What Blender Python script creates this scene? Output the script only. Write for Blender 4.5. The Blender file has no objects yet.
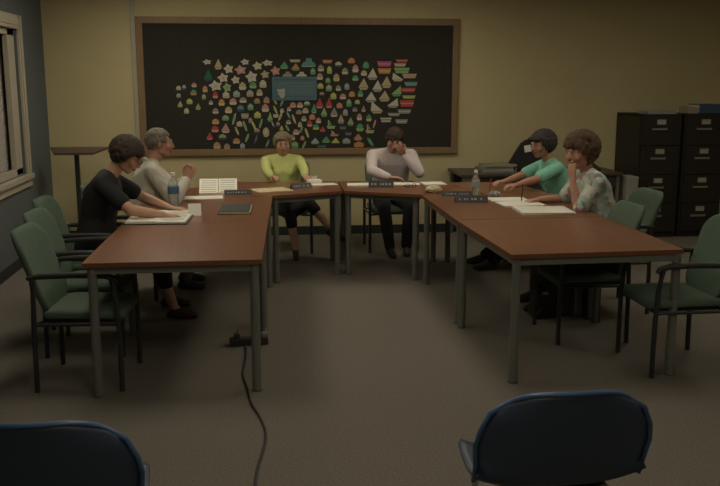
import bpy, bmesh, math, random
from mathutils import Vector, Matrix, Euler
R = math.radians
C = bpy.context.scene.collection
SC = bpy.context.scene
random.seed(4)

# ---------------------------------------------------------------- materials
MATS = {}
def mat(name, col, rough=.6, metal=0, spec=.5, noise=0, nscale=20, bump=0, bscale=200, emit=None, trans=0, alpha=1, sheen=0, kind=None, col2=None):
    if name in MATS: return MATS[name]
    m = bpy.data.materials.new(name); m.use_nodes = True
    nt = m.node_tree; b = nt.nodes['Principled BSDF']
    b.inputs['Base Color'].default_value = (*col, 1)
    b.inputs['Roughness'].default_value = rough
    b.inputs['Metallic'].default_value = metal
    b.inputs['Specular IOR Level'].default_value = spec
    b.inputs['Transmission Weight'].default_value = trans
    b.inputs['Alpha'].default_value = alpha
    if sheen: b.inputs['Sheen Weight'].default_value = sheen
    tc = nt.nodes.new('ShaderNodeTexCoord')
    L = nt.links.new
    c2 = col2 or tuple(c * (1 - noise) for c in col)
    if kind == 'wood':
        mp = nt.nodes.new('ShaderNodeMapping'); mp.inputs['Scale'].default_value = (26, 2.2, 3)
        n = nt.nodes.new('ShaderNodeTexNoise'); n.inputs['Scale'].default_value = nscale; n.inputs['Detail'].default_value = 6; n.inputs['Roughness'].default_value = .6
        L(tc.outputs['Object'], mp.inputs['Vector']); L(mp.outputs['Vector'], n.inputs['Vector'])
        f = n.outputs['Fac']
    elif kind == 'stripe':
        n = nt.nodes.new('ShaderNodeTexWave'); n.inputs['Scale'].default_value = nscale; n.bands_direction = 'X'; n.inputs['Distortion'].default_value = .6
        L(tc.outputs['Object'], n.inputs['Vector']); f = n.outputs['Fac']
    elif kind == 'lines':
        n = nt.nodes.new('ShaderNodeTexWave'); n.inputs['Scale'].default_value = nscale; n.bands_direction = 'Y'; n.inputs['Distortion'].default_value = 0
        L(tc.outputs['Object'], n.inputs['Vector']); f = n.outputs['Fac']
    elif kind == 'floral':
        n = nt.nodes.new('ShaderNodeTexVoronoi'); n.inputs['Scale'].default_value = nscale
        L(tc.outputs['Object'], n.inputs['Vector']); f = n.outputs['Color']
    else:
        n = nt.nodes.new('ShaderNodeTexNoise'); n.inputs['Scale'].default_value = nscale; n.inputs['Detail'].default_value = 5
        L(tc.outputs['Object'], n.inputs['Vector']); f = n.outputs['Fac']
    if noise or col2:
        r = nt.nodes.new('ShaderNodeValToRGB')
        lo, hi = (.35, .65) if kind != 'floral' else (.3, .62)
        r.color_ramp.elements[0].position = lo; r.color_ramp.elements[1].position = hi
        r.color_ramp.elements[0].color = (*c2, 1); r.color_ramp.elements[1].color = (*col, 1)
        if kind == 'floral':
            sp = nt.nodes.new('ShaderNodeSeparateColor'); L(f, sp.inputs[0]); f = sp.outputs[0]
            e = r.color_ramp.elements.new(.45); e.color = (.42, .18, .16, 1)
            e = r.color_ramp.elements.new(.52); e.color = (.16, .26, .22, 1)
        L(f, r.inputs['Fac']); L(r.outputs['Color'], b.inputs['Base Color'])
    if bump:
        n2 = nt.nodes.new('ShaderNodeTexNoise'); n2.inputs['Scale'].default_value = bscale; n2.inputs['Detail'].default_value = 3
        L(tc.outputs['Object'], n2.inputs['Vector'])
        bp = nt.nodes.new('ShaderNodeBump'); bp.inputs['Strength'].default_value = bump; bp.inputs['Distance'].default_value = .01
        L(n2.outputs['Fac'], bp.inputs['Height']); L(bp.outputs['Normal'], b.inputs['Normal'])
    if emit:
        b.inputs['Emission Color'].default_value = (*emit[0], 1); b.inputs['Emission Strength'].default_value = emit[1]
    MATS[name] = m
    return m

wall_m = mat('wall_mustard', (.56, .485, .275), .85, noise=.05, nscale=3, bump=.08, bscale=120)
slate_m = mat('wall_slate', (.115, .135, .14), .85, noise=.06, nscale=3, bump=.08, bscale=120)
carpet_m = mat('carpet', (.235, .21, .175), .97, noise=.30, nscale=90, bump=.5, bscale=500, spec=.1)
ceil_m = mat('ceiling_tile', (.5, .49, .45), .95, noise=.1, nscale=60)
base_m = mat('baseboard_rubber', (.022, .024, .027), .6)
wood_m = mat('cherry_laminate', (.225, .098, .05), .30, kind='wood', nscale=1.6, col2=(.175, .072, .037), spec=.5)
edge_m = mat('table_edge', (.20, .075, .03), .45, kind='wood', nscale=2, noise=.2)
steel_m = mat('painted_steel', (.18, .185, .165), .45, metal=.25)
foot_m = mat('grey_plastic', (.12, .12, .11), .6)
fab_m = mat('green_fabric', (.112, .158, .118), .95, noise=.15, nscale=60, bump=.3, bscale=700, spec=.2)
blk_m = mat('black_metal', (.028, .028, .028), .45)
blkp_m = mat('black_plastic', (.03, .029, .028), .55)
felt_m = mat('black_felt', (.042, .040, .033), .95, noise=.12, nscale=40, spec=.1)
oak_m = mat('oak_frame', (.26, .165, .08), .55, kind='wood', nscale=3, noise=.2)
white_m = mat('white_paper', (.80, .78, .68), .8)
cream_m = mat('cream_paper', (.62, .52, .33), .8)
ink_m = mat('ink', (.05, .05, .05), .8)
paleink_m = mat('pale_print', (.30, .30, .27), .8)
trim_m = mat('window_trim_paint', (.42, .38, .30), .6)
blind_m = mat('blind', (.56, .53, .48), .8, kind='lines', nscale=9, noise=.12)
strip_m = mat('grey_strip', (.42, .40, .31), .6)
blue_m = mat('blue_plastic', (.028, .044, .075), .42, spec=.5)
chrome_m = mat('chrome', (.5, .5, .5), .25, metal=1)
skin_m = mat('skin', (.53, .30, .205), .6, noise=.08, nscale=14)
skin2_m = mat('skin_ruddy', (.47, .25, .17), .6, noise=.08, nscale=14)
lip_m = mat('lips', (.30, .10, .08), .55)
eye_m = mat('eye_white', (.38, .34, .30), .3)
iris_m = mat('iris', (.03, .02, .015), .3)
clear_m = mat('clear_plastic', (.85, .88, .88), .12, trans=.85, alpha=.55)
water_m = mat('water', (.8, .87, .9), .05, trans=.9, alpha=.5)
silver_m = mat('silver', (.35, .35, .34), .35, metal=.7)  # silver metal of handles, label holders, plug and buckle

# ---------------------------------------------------------------- mesh builder
class MB:
    def __init__(s): s.b = bmesh.new(); s.mi = 0
    def _fin(s, n0):
        for f in list(s.b.faces)[n0:]: f.material_index = s.mi
    def box(s, c, size, rot=(0, 0, 0), bev=0, M=None):
        t = bmesh.new(); bmesh.ops.create_cube(t, size=1)
        bmesh.ops.scale(t, vec=size, verts=t.verts)
        if bev: bmesh.ops.bevel(t, geom=t.edges[:], offset=bev, segments=2, affect='EDGES', profile=.6)
        X = Matrix.Translation(c) @ Euler(rot).to_matrix().to_4x4()
        if M: X = M @ X
        bmesh.ops.transform(t, matrix=X, verts=t.verts); s.add(t); return s
    def add(s, t):
        for f in t.faces: f.material_index = s.mi
        me = bpy.data.meshes.new('t'); t.to_mesh(me); t.free(); s.b.from_mesh(me); bpy.data.meshes.remove(me)
    def cyl(s, a, b, r, r2=None, seg=16, caps=True):
        a, b = Vector(a), Vector(b); d = b - a
        t = bmesh.new(); bmesh.ops.create_cone(t, cap_ends=caps, segments=seg, radius1=r, radius2=r if r2 is None else r2, depth=d.length)
        X = Matrix.Translation((a + b) / 2) @ d.to_track_quat('Z', 'Y').to_matrix().to_4x4()
        bmesh.ops.transform(t, matrix=X, verts=t.verts); s.add(t); return s
    def tube(s, pts, r, seg=10):
        pts = [Vector(p) for p in pts]; t = bmesh.new(); rings = []
        up = Vector((0, 0, 1))
        for i, p in enumerate(pts):
            d = (pts[min(i + 1, len(pts) - 1)] - pts[max(i - 1, 0)]).normalized()
            a = d.cross(up)
            if a.length < .1: a = d.cross(Vector((1, 0, 0)))
            a.normalize()
            if rings and a.dot(pa) < 0: a = -a
            pa = a; c = d.cross(a)
            rr = r[i] if isinstance(r, (list, tuple)) else r
            rings.append([t.verts.new(p + (a * math.cos(q) + c * math.sin(q)) * rr) for q in [2 * math.pi * k / seg for k in range(seg)]])
        for A, B in zip(rings, rings[1:]):
            for k in range(seg): t.faces.new((A[k], A[(k + 1) % seg], B[(k + 1) % seg], B[k]))
        t.faces.new(rings[0]); t.faces.new(rings[-1])
        bmesh.ops.recalc_face_normals(t, faces=t.faces[:]); s.add(t); return s
    def lathe(s, prof, c=(0, 0, 0), seg=24):
        t = bmesh.new(); rings = []
        for r, z in prof:
            rings.append([t.verts.new((c[0] + r * math.cos(2 * math.pi * k / seg), c[1] + r * math.sin(2 * math.pi * k / seg), c[2] + z)) for k in range(seg)])
        for A, B in zip(rings, rings[1:]):
            for k in range(seg): t.faces.new((A[k], A[(k + 1) % seg], B[(k + 1) % seg], B[k]))
        t.faces.new(rings[0]); t.faces.new(rings[-1])
        bmesh.ops.recalc_face_normals(t, faces=t.faces[:]); s.add(t); return s
    def prism(s, poly, z0, z1, side=None, plane='xy', bev=0):
        t = bmesh.new()
        def P(u, v, w): return (u, v, w) if plane == 'xy' else ((u, w, v) if plane == 'xz' else (w, u, v))
        A = [t.verts.new(P(x, y, z0)) for x, y in poly]; B = [t.verts.new(P(x, y, z1)) for x, y in poly]
        n = len(poly); t.faces.new(A); t.faces.new(B)
        for k in range(n): t.faces.new((A[k], A[(k + 1) % n], B[(k + 1) % n], B[k]))
        bmesh.ops.recalc_face_normals(t, faces=t.faces[:])
        if bev: bmesh.ops.bevel(t, geom=t.edges[:], offset=bev, segments=2, affect='EDGES')
        me = bpy.data.meshes.new('t'); 
        for f in t.faces: f.material_index = s.mi
        if side is not None:
            for f in t.faces:
                ax = {'xy': 2, 'xz': 1, 'yz': 0}[plane]
                if abs(f.normal[ax]) < .5: f.material_index = side
        t.to_mesh(me); t.free(); s.b.from_mesh(me); bpy.data.meshes.remove(me); return s
    def build(s, name, mats, parent=None, smooth=False, loc=None):
        me = bpy.data.meshes.new(name)
        if loc is not None: bmesh.ops.translate(s.b, verts=s.b.verts, vec=-Vector(loc))
        s.b.to_mesh(me); s.b.free()
        for m in (mats if isinstance(mats, (list, tuple)) else [mats]): me.materials.append(m)
        if smooth:
            for p in me.polygons: p.use_smooth = True
            if smooth != 'all':
                try: me.set_sharp_from_angle(angle=R(40))
                except Exception: pass
        o = bpy.data.objects.new(name, me); C.objects.link(o); o.parent = parent
        if loc is not None: o.location = loc
        return o

def tag(o, label=None, cat=None, group=None, kind=None):
    if label: o['label'] = label
    if cat: o['category'] = cat
    if group: o['group'] = group
    if kind: o['kind'] = kind
    return o
def thing(name, label, cat, loc=(0, 0, 0), rz=0, group=None):
    o = bpy.data.objects.new(name, None); C.objects.link(o); o.empty_display_size = .1
    o.location = loc; o.rotation_euler = (0, 0, rz)
    return tag(o, label, cat, group)
def dup(root, loc, rz, label, group=None):
    r = root.copy(); C.objects.link(r); r.location = loc; r.rotation_euler = (0, 0, rz); r['label'] = label
    if group: r['group'] = group
    def rec(src, dst):
        for ch in list(src.children):
            c = ch.copy(); C.objects.link(c); c.parent = dst; rec(ch, c)
    rec(root, r); return r
def struct(o): o['kind'] = 'structure'; return o

# ---------------------------------------------------------------- the room
XL, XR, YB, YF, ZC = -2.30, 6.4, 9.85, -2.6, 2.85
T = .785; K = .975
WY0, WY1, WZ0, WZ1 = 6.2, 8.80, .86, 2.25       # window hole
struct(MB().box(((XL + XR) / 2, (YB + YF) / 2, -.05), (XR - XL + .4, YB - YF + .4, .1)).build('floor', carpet_m))
struct(MB().box(((XL + XR) / 2, (YB + YF) / 2, ZC + .05), (XR - XL + .4, YB - YF + .4, .1)).build('ceiling', ceil_m))
struct(MB().box(((XL + XR) / 2, YB + .1, ZC / 2), (XR - XL + .4, .2, ZC)).build('wall_back', wall_m))
struct(MB().box(((XL + XR) / 2, YF - .1, ZC / 2), (XR - XL + .4, .2, ZC)).build('wall_front', wall_m))
struct(MB().box((XR + .1, (YB + YF) / 2, ZC / 2), (.2, YB - YF, ZC)).build('wall_right', wall_m))
w = MB()
w.box((XL - .1, (YF + WY0) / 2, ZC / 2), (.2, WY0 - YF, ZC))
w.box((XL - .1, (WY1 + YB) / 2, ZC / 2), (.2, YB - WY1, ZC))
w.box((XL - .1, (WY0 + WY1) / 2, WZ0 / 2), (.2, WY1 - WY0, WZ0))
w.box((XL - .1, (WY0 + WY1) / 2, (WZ1 + ZC) / 2), (.2, WY1 - WY0, ZC - WZ1))
struct(w.build('wall_left', slate_m))
struct(MB().box(((XL + XR) / 2, YB - .006, .05), (XR - XL, .012, .10)).build('baseboard_back', base_m))
struct(MB().box((XL + .006, (YB + YF) / 2, .05), (.012, YB - YF - .03, .10)).build('baseboard_left', base_m))
struct(MB().box((XR - .006, (YB + YF) / 2, .05), (.012, YB - YF - .03, .10)).build('baseboard_right', base_m))
# window
win = struct(MB().box((XL - .17, (WY0 + WY1) / 2, (WZ0 + WZ1) / 2), (.02, WY1 - WY0, WZ1 - WZ0)).build('window_1', mat('window_glass', (.10, .11, .12), .1)))
f = MB(); c = .13
for y0, y1, z0, z1 in ((WY0 - c, WY0, WZ0 - c * .5, WZ1 + c), (WY1, WY1 + c, WZ0 - c * .5, WZ1 + c), (WY0, WY1, WZ1, WZ1 + c)):
    f.box((XL + .012, (y0 + y1) / 2, (z0 + z1) / 2), (.024, y1 - y0, z1 - z0), bev=.004)
    f.box((XL + .028, (y0 + y1) / 2, (z0 + z1) / 2), (.012, (y1 - y0) * .55 if y1 - y0 < 1 else y1 - y0, (z1 - z0) * (1 if y1 - y0 < 1 else .5)), bev=.003)
f.build('window_frame', trim_m, win)
f = MB()
for y in (WY0 + .04, WY1 - .11, (WY0 + WY1) / 2): f.box((XL - .05, y, (WZ0 + WZ1) / 2), (.05, .08 if y < WY1 - .2 else .22, WZ1 - WZ0), bev=.004)
f.box((XL - .05, (WY0 + WY1) / 2, WZ0 + .03), (.05, WY1 - WY0, .06)); f.box((XL - .05, (WY0 + WY1) / 2, WZ1 - .03), (.05, WY1 - WY0, .06))
f.build('window_sash', trim_m, win)
MB().box((XL + .02, (WY0 + WY1) / 2, WZ0 - .03), (.06, WY1 - WY0 + 2 * c, .05), bev=.006).box((XL + .012, (WY0 + WY1) / 2, WZ0 - .09), (.024, WY1 - WY0 + 2 * c, .08), bev=.004).build('window_sill', trim_m, win)
b = MB()
n = 46
for k in range(n): b.box((XL - .115, (WY0 + WY1) / 2 - .05, WZ0 + .05 + (WZ1 - WZ0 - .1) * k / (n - 1)), (.004, WY1 - WY0 - .2, .032), rot=(0, R(18), 0))
tag(b.build('venetian_blind', blind_m, win), 'light grey closed slats')
struct(MB().box((-1.335, YB - .012, 1.89), (.055, .024, 1.9), bev=.003).build('trim_1', strip_m))

# ceiling lights (above the frame; they are what lights the room)
PANELS = []
def panel(x, y, e, nm):
    t = thing('ceiling_light', nm, 'ceiling light', (x, y, ZC), 0, 'recessed ceiling lights')
    f = MB()
    for a in (-1, 1):
        f.box((0, a * .61, -.012), (.62, .03, .024)); f.box((a * .31, 0, -.012), (.03, 1.25, .024))
    f.build('frame', mat('light_frame', (.6, .6, .6), .5), t)
    MB().box((0, 0, -.008), (.58, 1.19, .01)).build('diffuser', mat('diffuser_%d' % round(e * 100), (.8, .8, .8), .6, emit=((1, .90, .71), e)), t)
# ---------------------------------------------------------------- tables
def table(label, poly, legs, rails=True, top_m=None):
    poly = [(x * K, y * K) for x, y in poly]; legs = [(x * K, y * K) for x, y in legs]
    cx = sum(p[0] for p in poly) / len(poly); cy = sum(p[1] for p in poly) / len(poly)
    t = thing('conference_table', label, 'table', (cx, cy, 0), 0, 'wood-topped tables of the U')
    L = lambda p: (p[0] - cx, p[1] - cy)
    q = [L(p) for p in poly]
    MB().prism(q, T - .026, T, side=1).build('tabletop', [wood_m, edge_m], t)
    lg = [L(p) for p in legs]
    f = MB()
    for a, b in zip(lg, lg[1:] + lg[:1]):
        d = Vector((b[0] - a[0], b[1] - a[1])); f.box(((a[0] + b[0]) / 2, (a[1] + b[1]) / 2, T - .026 - .023), (d.length - .03, .03, .044), rot=(0, 0, math.atan2(d.y, d.x)), bev=.003)
    f.build('frame', steel_m, t)
    for x, y in lg:
        l = MB().cyl((x, y, .012), (x, y, T - .027), .026, seg=20).build('leg', steel_m, t, smooth=True)
        MB().cyl((x, y, 0), (x, y, .014), .030, seg=20).build('foot_cap', foot_m, l, smooth=True)
    return t
i = .04
table('long wood table nearest the camera on the left, bearing no papers', [(-1.005, 4.85), (0, 4.845), (.05, 6.18), (-.985, 6.20)],
      [(-1.005 + .045, 4.90), (-.045, 4.895), (.005, 6.135), (-.94, 6.15)])
table('second wood table on the left, with bottle, open binder and dark notebook', [(-.985, 6.205), (.05, 6.185), (.105, 7.58), (-.975, 7.60)],
      [(-.94, 6.25), (.008, 6.235), (.062, 7.50), (-.93, 7.55)])
table('angled wood table at the rear in front of the woman in yellow-green', [(.108, 7.60), (.755, 7.875), (.765, 8.66), (-.25, 8.70), (-.72, 8.15), (-.97, 7.61)],
      [(.13, 7.66), (.71, 7.92), (.72, 8.60), (-.22, 8.64)])
table('angled wood table at the rear in front of the man with bowed head', [(.775, 7.875), (1.425, 7.52), (2.0, 7.53), (1.78, 8.45), (.785, 8.66)],
      [(.815, 7.93), (1.40, 7.62), (1.73, 8.40), (.83, 8.60)])
table('second wood table on the right, bearing the papers of the two women', [(1.425, 6.11), (2.57, 6.13), (2.62, 7.5), (2.5, 8.36), (1.80, 8.44), (2.02, 7.51), (1.43, 7.50)],
      [(1.47, 6.16), (2.52, 6.18), (2.45, 8.3), (1.87, 8.37), (1.475, 7.46)])
table('bare long wood table nearest the camera on the right', [(1.46, 4.81), (2.545, 4.845), (2.57, 6.12), (1.425, 6.10)],
      [(1.505, 4.85), (2.515, 4.87), (2.52, 6.07), (1.47, 6.05)])

# ---------------------------------------------------------------- green armchairs (face local +Y)
def rounded(w, h, r, n=6, top=1):
    pts = []
    for cx, cy, a0 in ((w - r, h - r, 0), (-w + r, h - r, 90), (-w + r, -h + r, 180), (w - r, -h + r, 270)):
        for k in range(n + 1):
            a = R(a0 + 90 * k / n); pts.append((cx + r * math.cos(a), cy + r * math.sin(a)))
    return pts
def pad(fn, outline, th, crown=.012):
    """padded shape: outline ring -> front/back domes; fn maps (u,v,w) to space"""
    t = bmesh.new(); rings = []
    for s, w in ((.0, 1), (.55, 1), (.85, .93), (.97, .7), (1, .35), (1, -.35), (.97, -.7), (.85, -.93), (.5, -1), (0, -1)):
        if s == 0: rings.append([t.verts.new(fn(0, 0, w * (th / 2 + crown * .3)))])
        else: rings.append([t.verts.new(fn(u * s, v * s, w * (th / 2 + crown * .3 * (1 - s)))) for u, v in outline])
    n = len(outline)
    for A, B in zip(rings, rings[1:]):
        for k in range(n):
            if len(A) == 1: t.faces.new((A[0], B[k], B[(k + 1) % n]))
            elif len(B) == 1: t.faces.new((A[k], A[(k + 1) % n], B[0]))
            else: t.faces.new((A[k], A[(k + 1) % n], B[(k + 1) % n], B[k]))
    bmesh.ops.recalc_face_normals(t, faces=t.faces[:]); return t
CG = 'green armchairs around the tables'
def make_chair(label):
    t = thing('green_armchair', label, 'chair', (0, 0, 0), 0, CG)
    m = MB()
    m.add(pad(lambda u, v, w: (u, v + .02, .445 + w - .02 * ((v + .02) / .25) ** 2 + .25 * u * u), rounded(.235, .235, .07), .065)); m.build('seat', fab_m, t, smooth='all')
    def fb(u, v, w):
        z = .685 + v; bow = .045 * (u / .23) ** 2
        return (u, -.225 - .25 * (v + .2) / .45 * .62 + bow + w, z)
    o = [(u * (1 - .10 * max(0, -v) / .25), v) for u, v in rounded(.24, .245, .105, 8)]
    m = MB(); m.add(pad(fb, o, .05)); m.build('backrest', fab_m, t, smooth='all')
    MB().box((0, .02, .405), (.40, .40, .014)).box((0, -.20, .43), (.08, .07, .012)).box((0, -.235, .50), (.07, .012, .16), rot=(R(8), 0, 0)).build('seat_frame', blk_m, t)
    for s in (-1, 1):
        x = s * .25
        MB().tube([(x, .235, 0), (x, .235, .35), (x, .225, .55), (x, .205, .66)], .0155).build('leg', blk_m, t, smooth=True)
        MB().tube([(x, -.25, 0), (x, -.245, .35), (x, -.235, .60), (x, -.24, .665)], .0155).build('leg', blk_m, t, smooth=True)
        MB().tube([(x, -.265, .672), (x, -.2, .682), (x, 0, .690), (x, .17, .685), (x, .225, .668), (x, .24, .645)], [.013, .017, .019, .019, .017, .013], 12).build('armrest', blkp_m, t, smooth=True)
        MB().tube([(x, .228, .40), (x * .6, .225, .402)], .010).tube([(x, -.242, .40), (x * .6, -.19, .402)], .010).tube([(x, -.242, .40), (x, .228, .40)], .0095).build('side_rail', blk_m, t, smooth=True)
    return t
E90 = math.pi / 2
chair0 = make_chair('empty green armchair at the near left, in front of the other left chairs')
chair0.location = (-1.035, 5.12, 0); chair0.rotation_euler.z = -E90 - R(4)
CH = {}
for key, x, y, rz, lab in (
    ('L2', -1.13, 5.76, -E90 - R(3), 'empty green armchair second from the camera on the left'),
    ('L3', -1.24, 6.42, -E90 - R(2), 'green armchair on which the woman in black sits'),
    ('L4', -1.06, 7.22, -E90 - R(8), 'green armchair of the grey-haired man on the left'),
    ('W3', .28, 8.98, math.pi - R(3), 'green armchair under the woman in yellow-green'),
    ('M4', 1.37, 8.93, math.pi, 'green armchair under the man with bowed head'),
    ('R1', 2.56, 4.96, E90, 'empty green armchair at the near right table corner, cut by the frame'),
    ('R2', 2.22, 5.66, E90, 'empty green armchair tucked under the near right table'),
    ('R3', 2.68, 6.34, E90 + R(2), 'green armchair under the curly-haired woman in the floral blouse'),
    ('R4', 2.76, 7.80, E90, 'green armchair under the woman in the mint green top')):

    CH[key] = dup(chair0, (x, y, 0), rz, lab)

# ---------------------------------------------------------------- blue shell chairs
def make_blue(label):
    t = thing('blue_shell_chair', label, 'chair', (0, 0, 0), 0, 'blue plastic chairs in the foreground')
    # shell: thin curved sheet from back top down to the seat's front edge; faces +Y
    prof = [(-.235, .815), (-.232, .785), (-.222, .72), (-.205, .62), (-.185, .54), (-.16, .48), (-.11, .448), (-.02, .438), (.08, .44), (.17, .448), (.215, .44), (.235, .41)]
    wid = [.19, .235, .262, .270, .262, .262, .262, .262, .258, .25, .235, .215]
    t2 = bmesh.new(); rows = []
    nu = 16
    for (y, z), wd in zip(prof, wid):
        row = []
        for k in range(nu + 1):
            u = -1 + 2 * k / nu
            lift = .04 * abs(u) ** 3 if z < .5 else 0
            fwd = .055 * u * u if z > .5 else 0
            dz = -.045 * abs(u) ** 4 if z > .71 else 0
            row.append(t2.verts.new((u * wd * 1.08, y + fwd, z + lift + dz)))
        rows.append(row)
    for A, B in zip(rows, rows[1:]):
        for k in range(nu): t2.faces.new((A[k], A[k + 1], B[k + 1], B[k]))
    bmesh.ops.recalc_face_normals(t2, faces=t2.faces[:])
    bmesh.ops.solidify(t2, geom=t2.faces[:], thickness=.007)
    m = MB(); m.add(t2)

    pts = [(-.262 * 1.08, -.185 + .055, .54), (-.255 * 1.08, -.205 + .055, .62), (-.235 * 1.08, -.222 + .055, .70), (-.185 * 1.08, -.232 + .055, .715)]
    sh = m.build('shell', blue_m, t, smooth='all')
    L = [(-.262, -.13, .545), (-.276, -.15, .62), (-.254, -.167, .695), (-.200, -.177, .722), (-.135, -.21, .748), (-.07, -.232, .785)]


    top = [0, 1, 2]
    P = lambda r, u: (u * wid[r] * 1.08, prof[r][0] + .055 * u * u, prof[r][1] - (.045 * abs(u) ** 4 if prof[r][1] > .71 else 0))
    ring = [P(r, -1) for r in (5, 4, 3, 2, 1)] + [P(0, -1 + k / 8) for k in range(17)] + [P(r, 1) for r in (1, 2, 3, 4, 5)]
    MB().tube(ring, .0085, 10).build('rim', mat('blue_rim_lit', (.045, .095, .20), .35), sh, smooth=True)  # same plastic as the shell; lighter blue paints the light on its edge
    for s in (-1, 1):
        MB().tube([(s * .24, .22, 0), (s * .20, .15, .40), (s * .17, .10, .432)], .011).build('leg', chrome_m, t, smooth=True)
        MB().tube([(s * .24, -.26, 0), (s * .20, -.12, .40), (s * .17, -.06, .432)], .011).build('leg', chrome_m, t, smooth=True)
    MB().box((0, .02, .428), (.36, .24, .012)).build('seat_frame', chrome_m, t)
    return t
bc = make_blue('dark blue plastic chair back at the bottom right of the picture')
bc.location = (.955, 2.66, .0)
dup(bc, (-.66, 2.60, 0), 0, 'dark blue plastic chair back at the bottom left corner, barely in view')

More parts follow.
